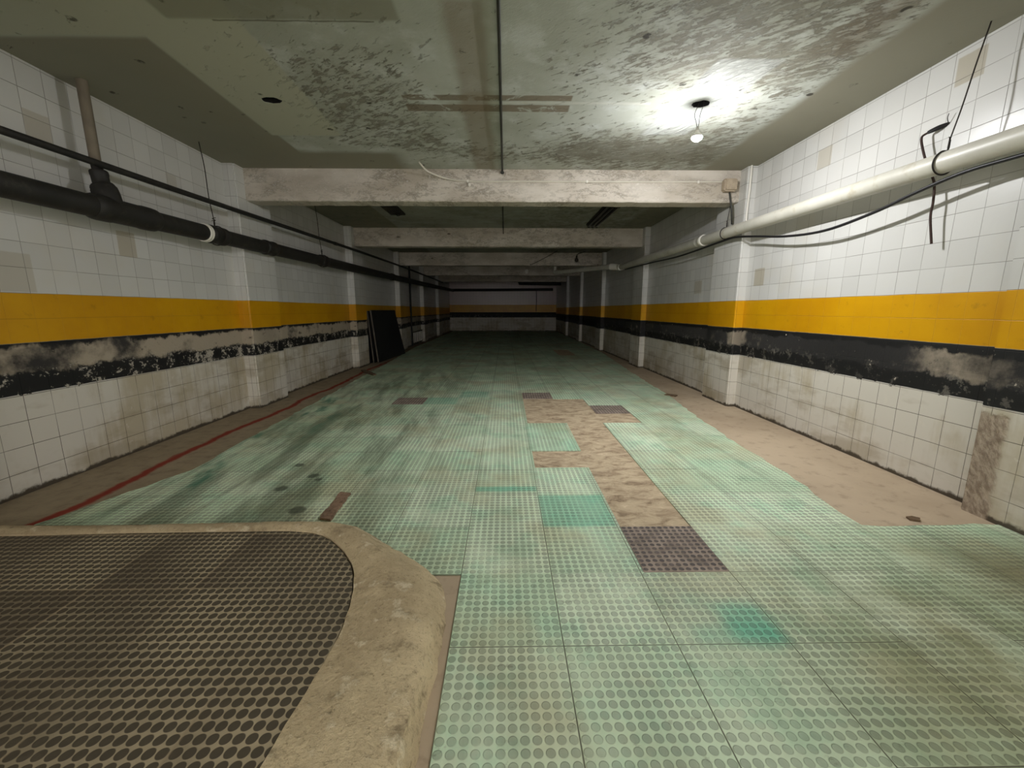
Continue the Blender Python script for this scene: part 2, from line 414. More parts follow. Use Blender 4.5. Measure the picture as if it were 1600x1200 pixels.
M['cream_pipe'] = plain('painted_over_pipe', sr(120, 110, 94), 0.6, 0.2, 5.0)
M['black'] = plain('black_cable_sheath', sr(26, 25, 27), 0.45, 0.2)
M['cloth'] = plain('old_fabric_wire', sr(64, 46, 40), 0.8, 0.3, 20.0)
M['wire'] = plain('rusty_tie_wire', sr(40, 34, 28), 0.6, 0.3, 20.0, metal=0.3)
M['cable'] = plain('grey_white_cable', sr(206, 200, 186), 0.5, 0.12)
M['conduit'] = plain('dark_steel_conduit', sr(58, 58, 52), 0.55, 0.3, 9.0, metal=0.2)
M['boxpaint'] = plain('limewashed_box', sr(176, 160, 138), 0.7, 0.2, 12.0, bump=0.01, dirt=sr(110, 96, 78))
M['hole'] = plain('dark_recess', sr(18, 16, 14), 0.9, 0.3)  # near-black lining, shared by the outlets and the grille back
M['panel'] = plain('matt_black_board', sr(34, 34, 36), 0.55, 0.25, 2.0)
M['pedge'] = plain('worn_board_edge', sr(104, 96, 84), 0.8, 0.3, 8.0)
M['wood'] = plain('rotten_wood', sr(146, 120, 98), 0.9, 0.4, 22.0, bump=0.02, dirt=sr(70, 52, 38))
M['grille'] = plain('off_white_bars', sr(226, 222, 212), 0.6, 0.1)
M['brass'] = plain('lamp_cap', sr(190, 186, 176), 0.35, 0.1, metal=0.7)
M['dead'] = plain('sooty_batten', sr(44, 40, 34), 0.7, 0.3)
M['tube'] = plain('dead_tube_glass', sr(60, 56, 50), 0.3, 0.2)
M['dull'] = plain('dusty_bulb_glass', sr(70, 62, 54), 0.35, 0.2)
M['scrap'] = plain('brown_scrap', sr(104, 84, 62), 0.9, 0.3, 20.0)


def lamp_mat(strength):
    m = bpy.data.materials.new('lit_bulb_glass'); m.use_nodes = True
    nt = m.node_tree; nt.nodes.clear()
    o = nt.nodes.new('ShaderNodeOutputMaterial'); e = nt.nodes.new('ShaderNodeEmission')
    e.inputs[0].default_value = (0.98, 0.985, 1.0, 1); e.inputs[1].default_value = strength
    nt.links.new(e.outputs[0], o.inputs[0])
    return m

# ------------------------------------------------------------------ mesh helpers
def link(name, bm, mat, parent=None, smooth=None, mats=None):
    me = bpy.data.meshes.new(name)
    bmesh.ops.recalc_face_normals(bm, faces=bm.faces)
    bm.to_mesh(me); bm.free()
    for mm in (mats or [mat]): me.materials.append(mm)
    if smooth is not None:
        for p in me.polygons: p.use_smooth = True
        me.set_sharp_from_angle(angle=math.radians(smooth))
    o = bpy.data.objects.new(name, me)
    COL.objects.link(o)
    if parent is not None: o.parent = parent; o.matrix_parent_inverse = parent.matrix_world.inverted()
    return o


def thing(name, label, cat, loc=(0, 0, 0), group=None):
    o = bpy.data.objects.new(name, None); COL.objects.link(o)
    o.empty_display_size = 0.1
    o.location = loc
    o.matrix_world = Matrix.Translation(loc)
    o['label'] = label; o['category'] = cat
    if group: o['group'] = group
    return o


def tag(o, label, cat, group=None):
    o['label'] = label; o['category'] = cat
    if group: o['group'] = group
    return o


def struct(name, bm, mat, smooth=None, mats=None):
    o = link(name, bm, mat, None, smooth, mats); o['kind'] = 'structure'
    return o


def box(bm, x0, x1, y0, y1, z0, z1):
    vs = [bm.verts.new(p) for p in ((x0, y0, z0), (x1, y0, z0), (x1, y1, z0), (x0, y1, z0), (x0, y0, z1), (x1, y0, z1), (x1, y1, z1), (x0, y1, z1))]
    for f in ((0, 3, 2, 1), (4, 5, 6, 7), (0, 1, 5, 4), (1, 2, 6, 5), (2, 3, 7, 6), (3, 0, 4, 7)): bm.faces.new([vs[i] for i in f])


def bevelled(x0, x1, y0, y1, z0, z1, w=0.01, seg=2):
    bm = bmesh.new(); box(bm, x0, x1, y0, y1, z0, z1)
    bmesh.ops.bevel(bm, geom=bm.edges[:], offset=w, segments=seg, affect='EDGES')
    return bm


def smooth_path(pts, n=8):
    pts = [Vector(p) for p in pts]
    out = []
    P = [pts[0] * 2 - pts[1]] + pts + [pts[-1] * 2 - pts[-2]]
    for i in range(1, len(P) - 2):
        for k in range(n):
            t = k / n
            a, b, c, d = P[i - 1], P[i], P[i + 1], P[i + 2]
            out.append(0.5 * ((2 * b) + (c - a) * t + (2 * a - 5 * b + 4 * c - d) * t * t + (3 * b - a - 3 * c + d) * t ** 3))
    out.append(pts[-1])
    return out


def tube(bm, pts, r, seg=12, cap=True):
    """swept round section; r may be a list with one radius per point"""
    pts = [Vector(p) for p in pts]
    R = r if isinstance(r, (list, tuple)) else [r] * len(pts)
    T = []
    for i in range(len(pts)):
        a = pts[max(i - 1, 0)]; b = pts[min(i + 1, len(pts) - 1)]
        T.append((b - a).normalized())
    u = T[0].orthogonal().normalized()
    rings = []
    for i, p in enumerate(pts):
        u = (u - T[i] * u.dot(T[i])).normalized()
        v = T[i].cross(u)
        rings.append([bm.verts.new(p + (u * math.cos(2 * math.pi * k / seg) + v * math.sin(2 * math.pi * k / seg)) * R[i]) for k in range(seg)])
    for a, b in zip(rings, rings[1:]):
        for k in range(seg): bm.faces.new((a[k], a[(k + 1) % seg], b[(k + 1) % seg], b[k]))
    if cap:
        bm.faces.new(rings[0][::-1]); bm.faces.new(rings[-1])


def tube_obj(name, pts, r, mat, parent=None, seg=12, sm=8):
    bm = bmesh.new()
    tube(bm, smooth_path(pts, sm) if sm else pts, r, seg)
    return link(name, bm, mat, parent, 40)


def sleeve(name, a, b, r, mat, parent, lip=0.0):
    """pipe fitting: a short wider section with rounded ends"""
    a, b = Vector(a), Vector(b)
    prof = [(0, 0.86), (0.04, 0.97), (0.10, 1.0), (0.25, 1.0), (0.3, 0.95), (0.7, 0.95), (0.75, 1.0), (0.9, 1.0), (0.96, 0.97), (1, 0.86)]
    bm = bmesh.new()
    tube(bm, [a.lerp(b, t) for t, _ in prof], [r * k for _, k in prof], 24)
    return link(name, bm, mat, parent, 40)


def extr(bm, dz):
    """give a flat sheet thickness downwards"""
    r = bmesh.ops.extrude_face_region(bm, geom=bm.faces[:])
    bmesh.ops.translate(bm, vec=(0, 0, dz), verts=[v for v in r['geom'] if isinstance(v, bmesh.types.BMVert)])


def fill(loops, z):
    bm = bmesh.new(); edges = []
    for lp in loops:
        vs = [bm.verts.new((x, y, z)) for x, y in lp]
        edges += [bm.edges.new((vs[i], vs[(i + 1) % len(vs)])) for i in range(len(vs))]
    bmesh.ops.triangle_fill(bm, use_beauty=True, use_dissolve=False, edges=edges)
    return bm


def rag(pts, step=0.12, amp=0.02):
    """break a polyline up into a slightly torn edge"""
    out = []
    for (ax, ay), (bx, by) in zip(pts, pts[1:]):
        L = math.hypot(bx - ax, by - ay); n = max(1, int(L / step))
        for k in range(n):
            t = k / n
            j = amp if k else amp * 0.3
            out.append((ax + (bx - ax) * t + random.uniform(-j, j), ay + (by - ay) * t + random.uniform(-j, j)))
    out.append(pts[-1])
    return out


# ------------------------------------------------------------------ shell
def wall_sheet(x, side):
    """wall slab with its inner face at x"""
    bm = bmesh.new()
    box(bm, min(x, x + side * 0.2), max(x, x + side * 0.2), Y0, YE + 0.2, -0.1, CEIL + 0.1)
    return bm

struct('wall_left', wall_sheet(WL, -1), M['wall_l'])
struct('wall_right', wall_sheet(WR, 1), M['wall_r'])
bm = bmesh.new(); box(bm, WL, WR, YE, YE + 0.2, -0.1, CEIL + 0.1); struct('wall_end', bm, M['wall_e'])
bm = bmesh.new(); box(bm, WL - 0.2, WR + 0.2, Y0, YE + 0.2, -0.3, 0.0); struct('floor', bm, M['slab'])

# ceiling with the two knocked-out lamp outlets
def ring(cx, cy, rx, ry, n=18, amp=0.12):
    return [(cx + rx * math.cos(2 * math.pi * k / n) * random.uniform(1 - amp, 1 + amp), cy + ry * math.sin(2 * math.pi * k / n) * random.uniform(1 - amp, 1 + amp)) for k in range(n)]
HOLE_A = ring(1.89, 4.34, 0.085, 0.075)
HOLE_B = ring(-2.21, 4.33, 0.095, 0.06)
bm = fill([[(WL, Y0), (WR, Y0), (WR, YE), (WL, YE)], HOLE_A, HOLE_B], CEIL)
extr(bm, 0.2)
struct('ceiling', bm, M['ceil'])
for nm, hp, lab in (('outlet_recess', HOLE_A, 'dark round outlet hole in the ceiling above the lit bulb'), ('outlet_recess', HOLE_B, 'empty ragged outlet hole in the smooth ceiling patch')):
    cx = sum(p[0] for p in hp) / len(hp); cy = sum(p[1] for p in hp) / len(hp)
    bm = bmesh.new()
    lo = [bm.verts.new((x, y, CEIL + 0.004)) for x, y in hp]
    hi = [bm.verts.new((cx + (x - cx) * 0.9, cy + (y - cy) * 0.9, CEIL + 0.09)) for x, y in hp]
    n = len(lo)
    for k in range(n): bm.faces.new((lo[k], lo[(k + 1) % n], hi[(k + 1) % n], hi[k]))
    bm.faces.new(hi)
    tag(link(nm, bm, M['hole'], None, 30), lab, 'ceiling outlet', 'ceiling lamp outlets')

for y0, y1 in PILLARS:
    bm = bmesh.new(); box(bm, WL - 0.02, PL, y0, y1, -0.02, CEIL + 0.02)
    bmesh.ops.bevel(bm, geom=[e for e in bm.edges if abs(e.verts[0].co.z - e.verts[1].co.z) > 1 and e.verts[0].co.x > WL], offset=0.02, segments=3, affect='EDGES')
    struct('pillar', bm, M['wall_l'], 40)
    bm = bmesh.new(); box(bm, PR, WR + 0.02, y0, y1, -0.02, CEIL + 0.02)
    bmesh.ops.bevel(bm, geom=[e for e in bm.edges if abs(e.verts[0].co.z - e.verts[1].co.z) > 1 and e.verts[0].co.x < WR], offset=0.02, segments=3, affect='EDGES')
    struct('pillar', bm, M['wall_r'], 40)
    zb = 2.97; BO = {1.95: -0.35}; BO.setdefault(y0, 0.2)
    bm = bmesh.new(); box(bm, WL, WR, y0 + BO[y0], y0 + BO[y0] + 0.28, zb, CEIL + 0.02)
    bmesh.ops.subdivide_edges(bm, edges=[e for e in bm.edges if abs(e.verts[0].co.x - e.verts[1].co.x) > 1], cuts=60)
    bmesh.ops.bevel(bm, geom=[e for e in bm.edges if abs(e.verts[0].co.z - zb) < 1e-4 and abs(e.verts[1].co.z - zb) < 1e-4 and abs(e.verts[0].co.y - e.verts[1].co.y) < 1e-4], offset=0.012, segments=1, affect='EDGES')
    for v in bm.verts:
        if v.co.z < zb + 0.05: v.co.z += random.uniform(-0.003, 0.003)
    struct('beam', bm, M['beam'])

# ------------------------------------------------------------------ rubber flooring
right = rag([(WR - 0.005, 2.53), (3.09, 2.53), (2.42, 2.54), (2.44, 2.88), (2.53, 3.44), (2.54, 4.35), (2.59, 5.14), (2.77, 6.64), (2.97, 9.68), (3.3, 14.0), (3.42, 20.0), (3.42, YE - 0.05)])
left = rag([(-3.6, YE - 0.05), (-3.55, 16.0), (-3.3, 12.0), (-3.14, 8.66), (-3.01, 6.09), (-2.94, 4.67), (-2.88, 3.6), (-3.04, 3.14), (-3.22, 2.64)])
near = [(-3.2, 2.52), (-1.65, 2.54), (-0.95, 2.50), (-0.82, 2.36), (-0.58, 2.2), (-0.46, 2.05), (-0.25, 2.05), (-0.25, Y0 + 0.02), (WR - 0.005, Y0 + 0.02)]
CELLS = [(.77, 2.05), (1.25, 2.05), (1.26, 5.12), (1.77, 5.12), (1.77, 6.09), (1.27, 6.10), (1.27, 6.58), (.78, 6.58), (.78, 7.10), (.28, 7.10), (.28, 5.12), (.79, 5.12), (.78, 4.06), (.27, 4.06), (.27, 3.6), (.77, 3.6)]
CELL_L = [(-1.79, 6.22), (-1.29, 6.22), (-1.29, 6.70), (-1.79, 6.70)]
CELL_F = [(1.72, 13.1), (2.27, 13.1), (2.27, 15.0), (1.72, 15.0)]
bm = fill([right + left + near, CELLS, CELL_L, CELL_F], 0.007)
extr(bm, -0.0065)
struct('rubber_flooring', bm, M['rubber'])

# loose dark tiles with real studs
def stud_tile(w=0.486):
    bm = bmesh.new()
    h = w / 2
    box(bm, -h, h, -h, h, 0.001, 0.007)
    p = w / 12
    for i in range(12):
        for j in range(12):
            cx, cy = -h + (i + .5) * p, -h + (j + .5) * p
            a = [bm.verts.new((cx + math.cos(2 * math.pi * k / 10) * .0165, cy + math.sin(2 * math.pi * k / 10) * .0165, 0.007)) for k in range(10)]
            b = [bm.verts.new((cx + math.cos(2 * math.pi * k / 10) * .0145, cy + math.sin(2 * math.pi * k / 10) * .0145, 0.0098)) for k in range(10)]
            for k in range(10): bm.faces.new((a[k], a[(k + 1) % 10], b[(k + 1) % 10], b[k]))
            f = bm.faces.new(b); f.material_index = 1
    return bm
g = G('rubbed_stud_crown'); n = g.noise(g.pos, 14.0, 4)
M['crown'] = g.done(g.mix(sr(66, 57, 54), sr(98, 86, 80), g.step(0.4, 0.7, n)), 0.7)
g = G('dust_between_studs'); n = g.noise(g.pos, 9.0, 4)
M['dust'] = g.done(g.mix(sr(160, 146, 134), sr(126, 114, 104), g.step(0.35, 0.7, n)), 0.9)
proto = link('rubber_floor_tile', stud_tile(), None, None, None, [M['dust'], M['crown']])
proto.location = (1.01, 2.298, 0)
tag(proto, 'dark studded rubber floor tile at the end of the long bare concrete strip', 'floor tile', 'unpainted dark floor tiles')
for x, y, lab in ((.53, 6.84, 'dark studded floor tile standing alone at the far edge of the bare concrete patch'), (1.52, 5.85, 'dark studded floor tile in the offset row beside the bare concrete patch'), (-1.54, 6.46, 'dark studded floor tile amid green ones, away from the bare concrete')):
    o = proto.copy(); COL.objects.link(o); o.location = (x, y, 0); o['label'] = lab

# ------------------------------------------------------------------ kerbed island, near left
def resample(pts, n):
    pts = [p.to_2d() for p in smooth_path([(x, y, 0) for x, y in pts], 8)]
    L = [0.0]
    for a, b in zip(pts, pts[1:]): L.append(L[-1] + (b - a).length)
    out = []
    for k in range(n):
        d = L[-1] * k / (n - 1)
        i = max(j for j in range(len(L)) if L[j] <= d + 1e-9); i = min(i, len(pts) - 2)
        t = (d - L[i]) / max(L[i + 1] - L[i], 1e-9)
        out.append(pts[i].lerp(pts[i + 1], t))
    return out
N = 150
ob = resample([(-3.81, 2.55), (-3.42, 2.55), (-2.57, 2.55), (-1.65, 2.57), (-1.15, 2.57), (-0.95, 2.53), (-0.80, 2.40), (-0.58, 2.23), (-0.43, 2.09), (-0.33, 1.93), (-0.285, 1.65), (-0.29, 1.27), (-0.30, 0.9), (-0.32, 0.0), (-0.35, -3.9)], N)
ot = resample([(-3.81, 2.447), (-3.21, 2.437), (-2.388, 2.427), (-1.518, 2.451), (-1.141, 2.447), (-0.948, 2.369), (-0.793, 2.214), (-0.638, 2.06), (-0.483, 1.886), (-0.377, 1.702), (-0.329, 1.47), (-0.329, 1.209), (-0.348, 0.87), (-0.367, 0.0), (-0.396, -3.9)], N)
it = resample([(-3.81, 2.342), (-3.058, 2.332), (-2.322, 2.351), (-1.548, 2.361), (-1.258, 2.351), (-1.084, 2.284), (-0.919, 2.129), (-0.803, 1.955), (-0.735, 1.742), (-0.706, 1.548), (-0.711, 1.355), (-0.726, 1.161), (-0.745, 0.871), (-0.764, 0.0), (-0.774, -3.9)], N)
bm = bmesh.new(); rows = []
for k in range(N):
    r = []
    j = lambda a: random.uniform(-a, a)
    o, t, i = ob[k], ot[k], it[k]
    r.append(bm.verts.new((o.x + j(.006), o.y + j(.006), 0.001)))
    m = o.lerp(t, 0.55); r.append(bm.verts.new((m.x + j(.008), m.y + j(.008), 0.06 + j(.008))))
    r.append(bm.verts.new((t.x + j(.006), t.y + j(.006), 0.108 + j(.004))))
    for f in (0.12, 0.3, 0.5, 0.7, 0.88):
        q = t.lerp(i, f); r.append(bm.verts.new((q.x, q.y, 0.114 + 0.010 * math.sin(f * math.pi) + j(.0025) - 0.008 * f)))
    r.append(bm.verts.new((i.x + j(.003), i.y + j(.003), 0.106 + j(.002))))
    r.append(bm.verts.new((i.x, i.y, 0.001)))
    rows.append(r)
for a, b in zip(rows, rows[1:]):
    for c in range(len(a)): bm.faces.new((a[c], a[(c + 1) % len(a)], b[(c + 1) % len(a)], b[c]))
bm.faces.new(rows[0]); bm.faces.new(rows[-1][::-1])
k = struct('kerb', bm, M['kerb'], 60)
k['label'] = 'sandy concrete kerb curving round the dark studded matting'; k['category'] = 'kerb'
loop = [(p.x - 0.004, p.y - 0.004) for p in it] + [(-3.81, -3.9)]
bm = fill([loop], 0.098); extr(bm, -0.097)
o = struct('matting_floor', bm, M['mat'])
o['label'] = 'dusty dark studded rubber matting inside the curved concrete kerb'; o['category'] = 'floor matting'

# ------------------------------------------------------------------ lit bulb on two wires
BX, BY = 1.865, 4.32
lamp = thing('hanging_bulb', 'lit bare bulb hanging on two thin wires from the ceiling hole', 'light bulb', (1.89, 4.34, CEIL))
def lathe(prof, c, seg=28):
    bm = bmesh.new()
    tube(bm, [(c[0], c[1], c[2] + z) for z, _ in prof], [max(r, 1e-4) for _, r in prof], seg)
    return bm
cz = 3.095
glass = [(-.030, .002), (-.0293, .013), (-.0268, .024), (-.021, .0345), (-.012, .0435), (-.004, .0475), (0.003, .048), (0.0065, .048)]  # flattened dome, shaped to throw more light down than sideways
link('bulb_glass', lathe(glass, (BX, BY, cz)), lamp_mat(1.0), lamp, 60)
coll = [(.0067, .0479), (.020, .043), (.034, .035), (.050, .0235), (.060, .0185), (.066, .018)]  # opaque collar added to hold lamp light off the ceiling
link('shading_collar', lathe(coll, (BX, BY, cz)), M['white'], lamp, 40)
cap = [(.0662, .0135), (.072, .0145), (.075, .0130), (.079, .0145), (.082, .0130), (.086, .0145), (.092, .013), (.098, .006)]
link('screw_cap', lathe(cap, (BX, BY, cz)), M['brass'], lamp, 40)
for dx, bend in ((-.006, -.03), (.006, .012)):
    tube_obj('wire', [(BX + dx, BY, cz + .095), (BX + dx + bend * .4, BY, cz + .14), (BX + dx + bend, BY + .005, cz + .21), (1.89 + dx * 4, 4.335, CEIL + .0), (1.90 + dx * 3, 4.35, CEIL + .05)], 0.0028, M['wire'], lamp, 8)

# ------------------------------------------------------------------ pipes along the walls
pv = thing('drain_pipe', 'thick cream plastic pipe slung along the brighter tiled wall', 'pipe', (3.27, 2.0, 2.5))
PX = 3.275
zp = lambda y: 2.515 + 0.0125 * (y - 2.0)
tube_obj('pipe', [(PX, Y0, zp(Y0)), (PX, 2.0, zp(2)), (PX, 7.0, zp(7)), (PX, 12.0, zp(12))], 0.076, M['pvc'], pv, 28, 4)
sleeve('coupling', (PX, 7.05, zp(7.05)), (PX, 7.25, zp(7.25)), 0.087, M['pvc'], pv)
o = sleeve('coupling_rim', (PX, 7.0, zp(7.0)), (PX, 7.045, zp(7.03)), 0.091, M['white'], pv); o['label'] = 'bright white pipe coupling rim'
e0 = Vector((PX, 11.95, zp(12)))
tube_obj('elbow', [e0, e0 + Vector((-.01, .14, .01)), e0 + Vector((-.09, .25, .03)), e0 + Vector((-.22, .36, .045))], 0.092, M['white'], pv, 24, 6)
tube_obj('branch_pipe', [e0 + Vector((-.2, .345, .045)), (1.85, 15.2, 2.77)], 0.07, M['pvc'], pv, 24, 0)
tube_obj('branch_elbow', [(1.87, 15.16, 2.77), (1.80, 15.3, 2.79), (1.79, 15.34, 2.9), (1.79, 15.34, CEIL - .002)], 0.072, M['pvc'], pv, 20, 5)

bp = thing('drain_pipe', 'thick sooty black pipe with a tee along the dimmer tiled wall', 'pipe', (-3.56, 3.0, 2.3))
BPX = -3.563
zb = lambda y: 2.325 + 0.012 * (y - 3.2) + (0.004 * (y - 9) if y > 9 else 0)
tube_obj('pipe', [(BPX, Y0, zb(Y0)), (BPX, 3.2, zb(3.2)), (BPX, 9, zb(9)), (BPX, 16, zb(16)), (BPX, 27.6, 2.72), (BPX + .05, 28.05, 2.74), (BPX + .3, 28.3, 2.75), (0, 28.35, 2.77), (3.2, 28.35, 2.80)], 0.092, M['black_pipe'], bp, 24, 6)
sleeve('tee_fitting', (BPX, 3.78, zb(3.78)), (BPX, 4.45, zb(4.45)), 0.112, M['black_pipe'], bp)
tube_obj('tee_branch', [(BPX, 3.98, zb(4) + .02), (BPX - .03, 3.99, zb(4) + .14), (BPX - .06, 4.0, zb(4) + .2)], [.098] * 13 + [.09] * 4, M['black_pipe'], bp, 20, 8)
sleeve('branch_socket', (BPX - .06, 4.0, zb(4) + .18), (BPX - .075, 4.0, zb(4) + .34), 0.066, M['black_pipe'], bp)
tube_obj('riser', [(BPX - .075, 4.0, zb(4) + .3), (BPX - .085, 4.0, 2.74)], 0.041, M['black_pipe'], bp, 16, 0)
o = tube_obj('riser', [(BPX - .085, 4.0, 2.739), (BPX - .09, 4.0, CEIL)], 0.04, M['cream_pipe'], bp, 16, 0); o['label'] = 'riser painted dull cream'
sleeve('coupling', (BPX, 5.2, zb(5.2)), (BPX, 5.5, zb(5.5)), 0.108, M['black_pipe'], bp)
o = sleeve('coupling_rim', (BPX, 5.12, zb(5.12)), (BPX, 5.185, zb(5.18)), 0.104, M['white'], bp); o['label'] = 'chalky white pipe coupling rim'
for y in (6.35, 8.2, 13.2): sleeve('coupling', (BPX, y, zb(y)), (BPX, y + .28, zb(y + .28)), 0.106, M['black_pipe'], bp)

tp = thing('water_pipe', 'thin black pipe running above the thick black drain pipe', 'pipe', (-3.57, 3.0, 2.7))
tube_obj('pipe', [(-3.575, Y0, 2.62), (-3.575, 3.3, 2.705), (-3.575, 7.0, 2.775), (-3.575, 10.5, 2.85), (-3.575, 16.0, 2.93), (-3.575, 24.0, 2.98)], 0.029, M['black_pipe'], tp, 14, 6)
sleeve('coupling', (-3.575, 9.0, 2.818), (-3.575, 9.12, 2.821), 0.036, M['black_pipe'], tp)

dp = tube_obj('downpipe', [(-3.785, 16.7, CEIL - .002), (-3.785, 16.7, 0.01)], 0.035, M['black_pipe'], None, 14, 0)
tag(dp, 'slim black downpipe beyond the leaning black boards', 'pipe')
fp = thing('drain_pipe', 'short black pipe dropping from the ceiling near the end wall', 'pipe', (0.85, 26.4, 3.0))
tube_obj('pipe', [(0.87, 26.4, CEIL - .002), (0.87, 26.4, 3.22), (0.89, 26.4, 3.12), (0.98, 26.4, 3.08), (2.0, 26.4, 3.07), (WR, 26.4, 3.05)], 0.10, M['black_pipe'], fp, 18, 5)
sleeve('elbow', (0.865, 26.4, 3.3), (0.868, 26.4, 3.16), 0.12, M['black_pipe'], fp)
tag(tube_obj('cable', [(2.1, 28.56, 2.75), (2.11, 28.57, 2.0), (2.1, 28.57, 1.34)], 0.02, M['black'], None, 8, 4), 'thin dark cable hanging down the end wall', 'cable')

# ------------------------------------------------------------------ hangers
def hanger(top, y, pipe_x, pipe_z, r, label):
    t = thing('wire_hanger', label, 'wire', top, 'tie wires holding the pipes')
    knot = Vector((pipe_x, y, pipe_z + r + .07))
    tube_obj('wire', [top, Vector(top).lerp(knot, .33) + Vector((.004, .006, 0)), Vector(top).lerp(knot, .7) + Vector((-.003, -.008, 0)), knot], 0.005, M['wire'], t, 6, 6)
    pts = [(pipe_x, y, pipe_z + r + .07)] + [(pipe_x + math.sin(a) * (r + .006), y + .0 + .02 * math.sin(a * .5), pipe_z + math.cos(a) * (r + .006)) for a in [2 * math.pi * k / 14 for k in range(15)]] + [(pipe_x + .004, y, pipe_z + r + .075)]
    tube_obj('loop', pts, 0.006, M['wire'], t, 6, 3)
    tube_obj('twist', [knot + Vector((.012, .02, .03)), knot + Vector((-.012, -.01, .015)), knot + Vector((.012, .012, 0)), knot + Vector((-.016, -.02, -.012))], 0.004, M['wire'], t, 6, 5)
hanger((3.34, 3.16, CEIL), 3.24, PX, zp(3.24), .077, 'rusty tie wire from the ceiling corner down to the cream pipe')
hanger((3.31, 6.35, 2.95), 6.33, PX, zp(6.33), .077, 'dark tie wire round the cream pipe at the pillar')
hanger((BPX - .05, 5.32, CEIL), 5.34, BPX, zb(5.34), .108, 'dark tie wire down to the black pipe beside its white rim')
hanger((BPX - .05, 8.3, CEIL), 8.33, BPX, zb(8.33), .107, 'dark tie wire down to the black pipe past the first beam')

# ------------------------------------------------------------------ cables
cb = tube_obj('power_cable', [(3.33, Y0, 2.33), (3.33, 0.0, 2.385), (3.33, 2.0, 2.415), (3.31, 2.78, 2.424), (3.30, 3.05, 2.426), (3.30, 3.25, 2.41), (3.30, 3.5, 2.37), (3.30, 3.85, 2.305), (3.30, 4.4, 2.255), (3.30, 5.0, 2.30), (3.30, 5.6, 2.40), (3.29, 6.1, 2.47), (3.29, 6.6, 2.47), (3.29, 7.3, 2.455), (3.29, 8.2, 2.45), (3.29, 9.4, 2.49), (3.29, 10.6, 2.52), (3.29, 11.6, 2.54)], 0.014, M['black'], None, 10, 6)
tag(cb, 'black power cable sagging beneath the cream pipe', 'cable')

ws = thing('wire_stub', 'cloth covered wire end poking out of the tiles above the cream pipe', 'wire', (WR, 3.52, 2.87))
tube_obj('wire', [(WR + .02, 3.50, 2.875), (WR - .02, 3.53, 2.875), (WR - .05, 3.60, 2.86), (WR - .068, 3.61, 2.83), (WR - .066, 3.585, 2.74), (WR - .06, 3.53, 2.6), (WR - .06, 3.45, 2.45), (WR - .07, 3.42, 2.3), (WR - .075, 3.415, 2.18), (WR - .065, 3.38, 1.97)], 0.0085, M['cloth'], ws, 8, 8)
tube_obj('taped_end', [(WR + .01, 3.47, 2.89), (WR - .02, 3.52, 2.88), (WR - .045, 3.585, 2.866)], [.012, .014, .016, .017, .018, .018, .017, .016, .013], M['black'], ws, 8, 4)
tube_obj('stray_strand', [(WR - .002, 3.47, 2.88), (WR - .03, 3.46, 2.92), (WR - .035, 3.45, 2.95)], 0.003, M['wire'], ws, 6, 4)

bc = thing('lighting_cable', 'pale cable curving off the ceiling and clipped along the first beam', 'cable', (0, 6.2, 3.25))
FY = 6.03 + 0.2 - 0.012
tube_obj('cable', [(-1.15, 5.93, CEIL - .013), (-1.13, 5.99, 3.37), (-1.05, 6.08, 3.315), (-.82, FY - .02, 3.265), (-.52, FY, 3.238), (0.0, FY, 3.238), (1.0, FY, 3.24), (2.0, FY, 3.24), (3.09, FY, 3.245)], 0.0125, M['cable'], bc, 10, 8)
for x in (-.53, 1.16, 2.75):
    b = bevelled(x - .014, x + .014, FY - .018, FY + .012, 3.222, 3.257, .005); link('cable_clip', b, M['white'], bc, 40)
link('cable_clip', bevelled(-.525, -.49, FY - .02, FY + .012, 3.165, 3.215, .01), M['white'], bc, 40)
jb = thing('junction_box', 'limewashed junction box at the end of the first beam', 'junction box', (3.18, 6.2, 3.19))
link('box_body', bevelled(3.09, 3.275, 6.12, 6.232, 3.10, 3.27, .02, 3), M['boxpaint'], jb, 40)
link('box_cover', bevelled(3.105, 3.26, 6.10, 6.125, 3.115, 3.255, .008, 2), M['boxpaint'], jb, 40)
tag(tube_obj('drop_cable', [(3.20, 6.19, 3.10), (3.21, 6.17, 3.0), (3.24, 6.17, 2.86), (3.27, 6.2, 2.74), (3.30, 6.24, 2.68)], 0.013, M['conduit'], None, 8, 6), 'dark cable dropping from the junction box to the cream pipe', 'cable')
tag(tube_obj('cable_duct', [(3.385, 6.012, CEIL), (3.385, 6.012, 3.1), (3.375, 6.008, 2.85), (3.375, 6.008, 2.6)], 0.013, M['white'], None, 10, 5), 'white cable running up the pillar face beside the first beam', 'cable')

cd = thing('ceiling_conduit', 'dark thin rod fixed along the ceiling to the first beam', 'conduit', (-.04, 4.0, CEIL))
tube_obj('rod', [(-.04, 1.9, CEIL - .014), (-.04, 4.0, CEIL - .014), (-.04, 6.15, CEIL - .016), (-.04, 6.205, CEIL - .05)], 0.0125, M['conduit'], cd, 10, 4)
link('end_fitting', bevelled(-.065, -.015, 6.19, 6.232, 3.335, 3.37, .008), M['conduit'], cd, 40)
cd2 = thing('ceiling_conduit', 'dark thin rod on the ceiling between the first and second beams', 'conduit', (-.05, 8.0, CEIL))
tube_obj('rod', [(-.05, 6.51, CEIL - .014), (-.05, 10.45, CEIL - .014)], 0.012, M['conduit'], cd2, 10, 0)
tube_obj('drop', [(-.05, 9.6, CEIL - .014), (-.05, 9.62, 3.25), (-.045, 9.63, 3.12)], 0.010, M['conduit'], cd2, 8, 3)

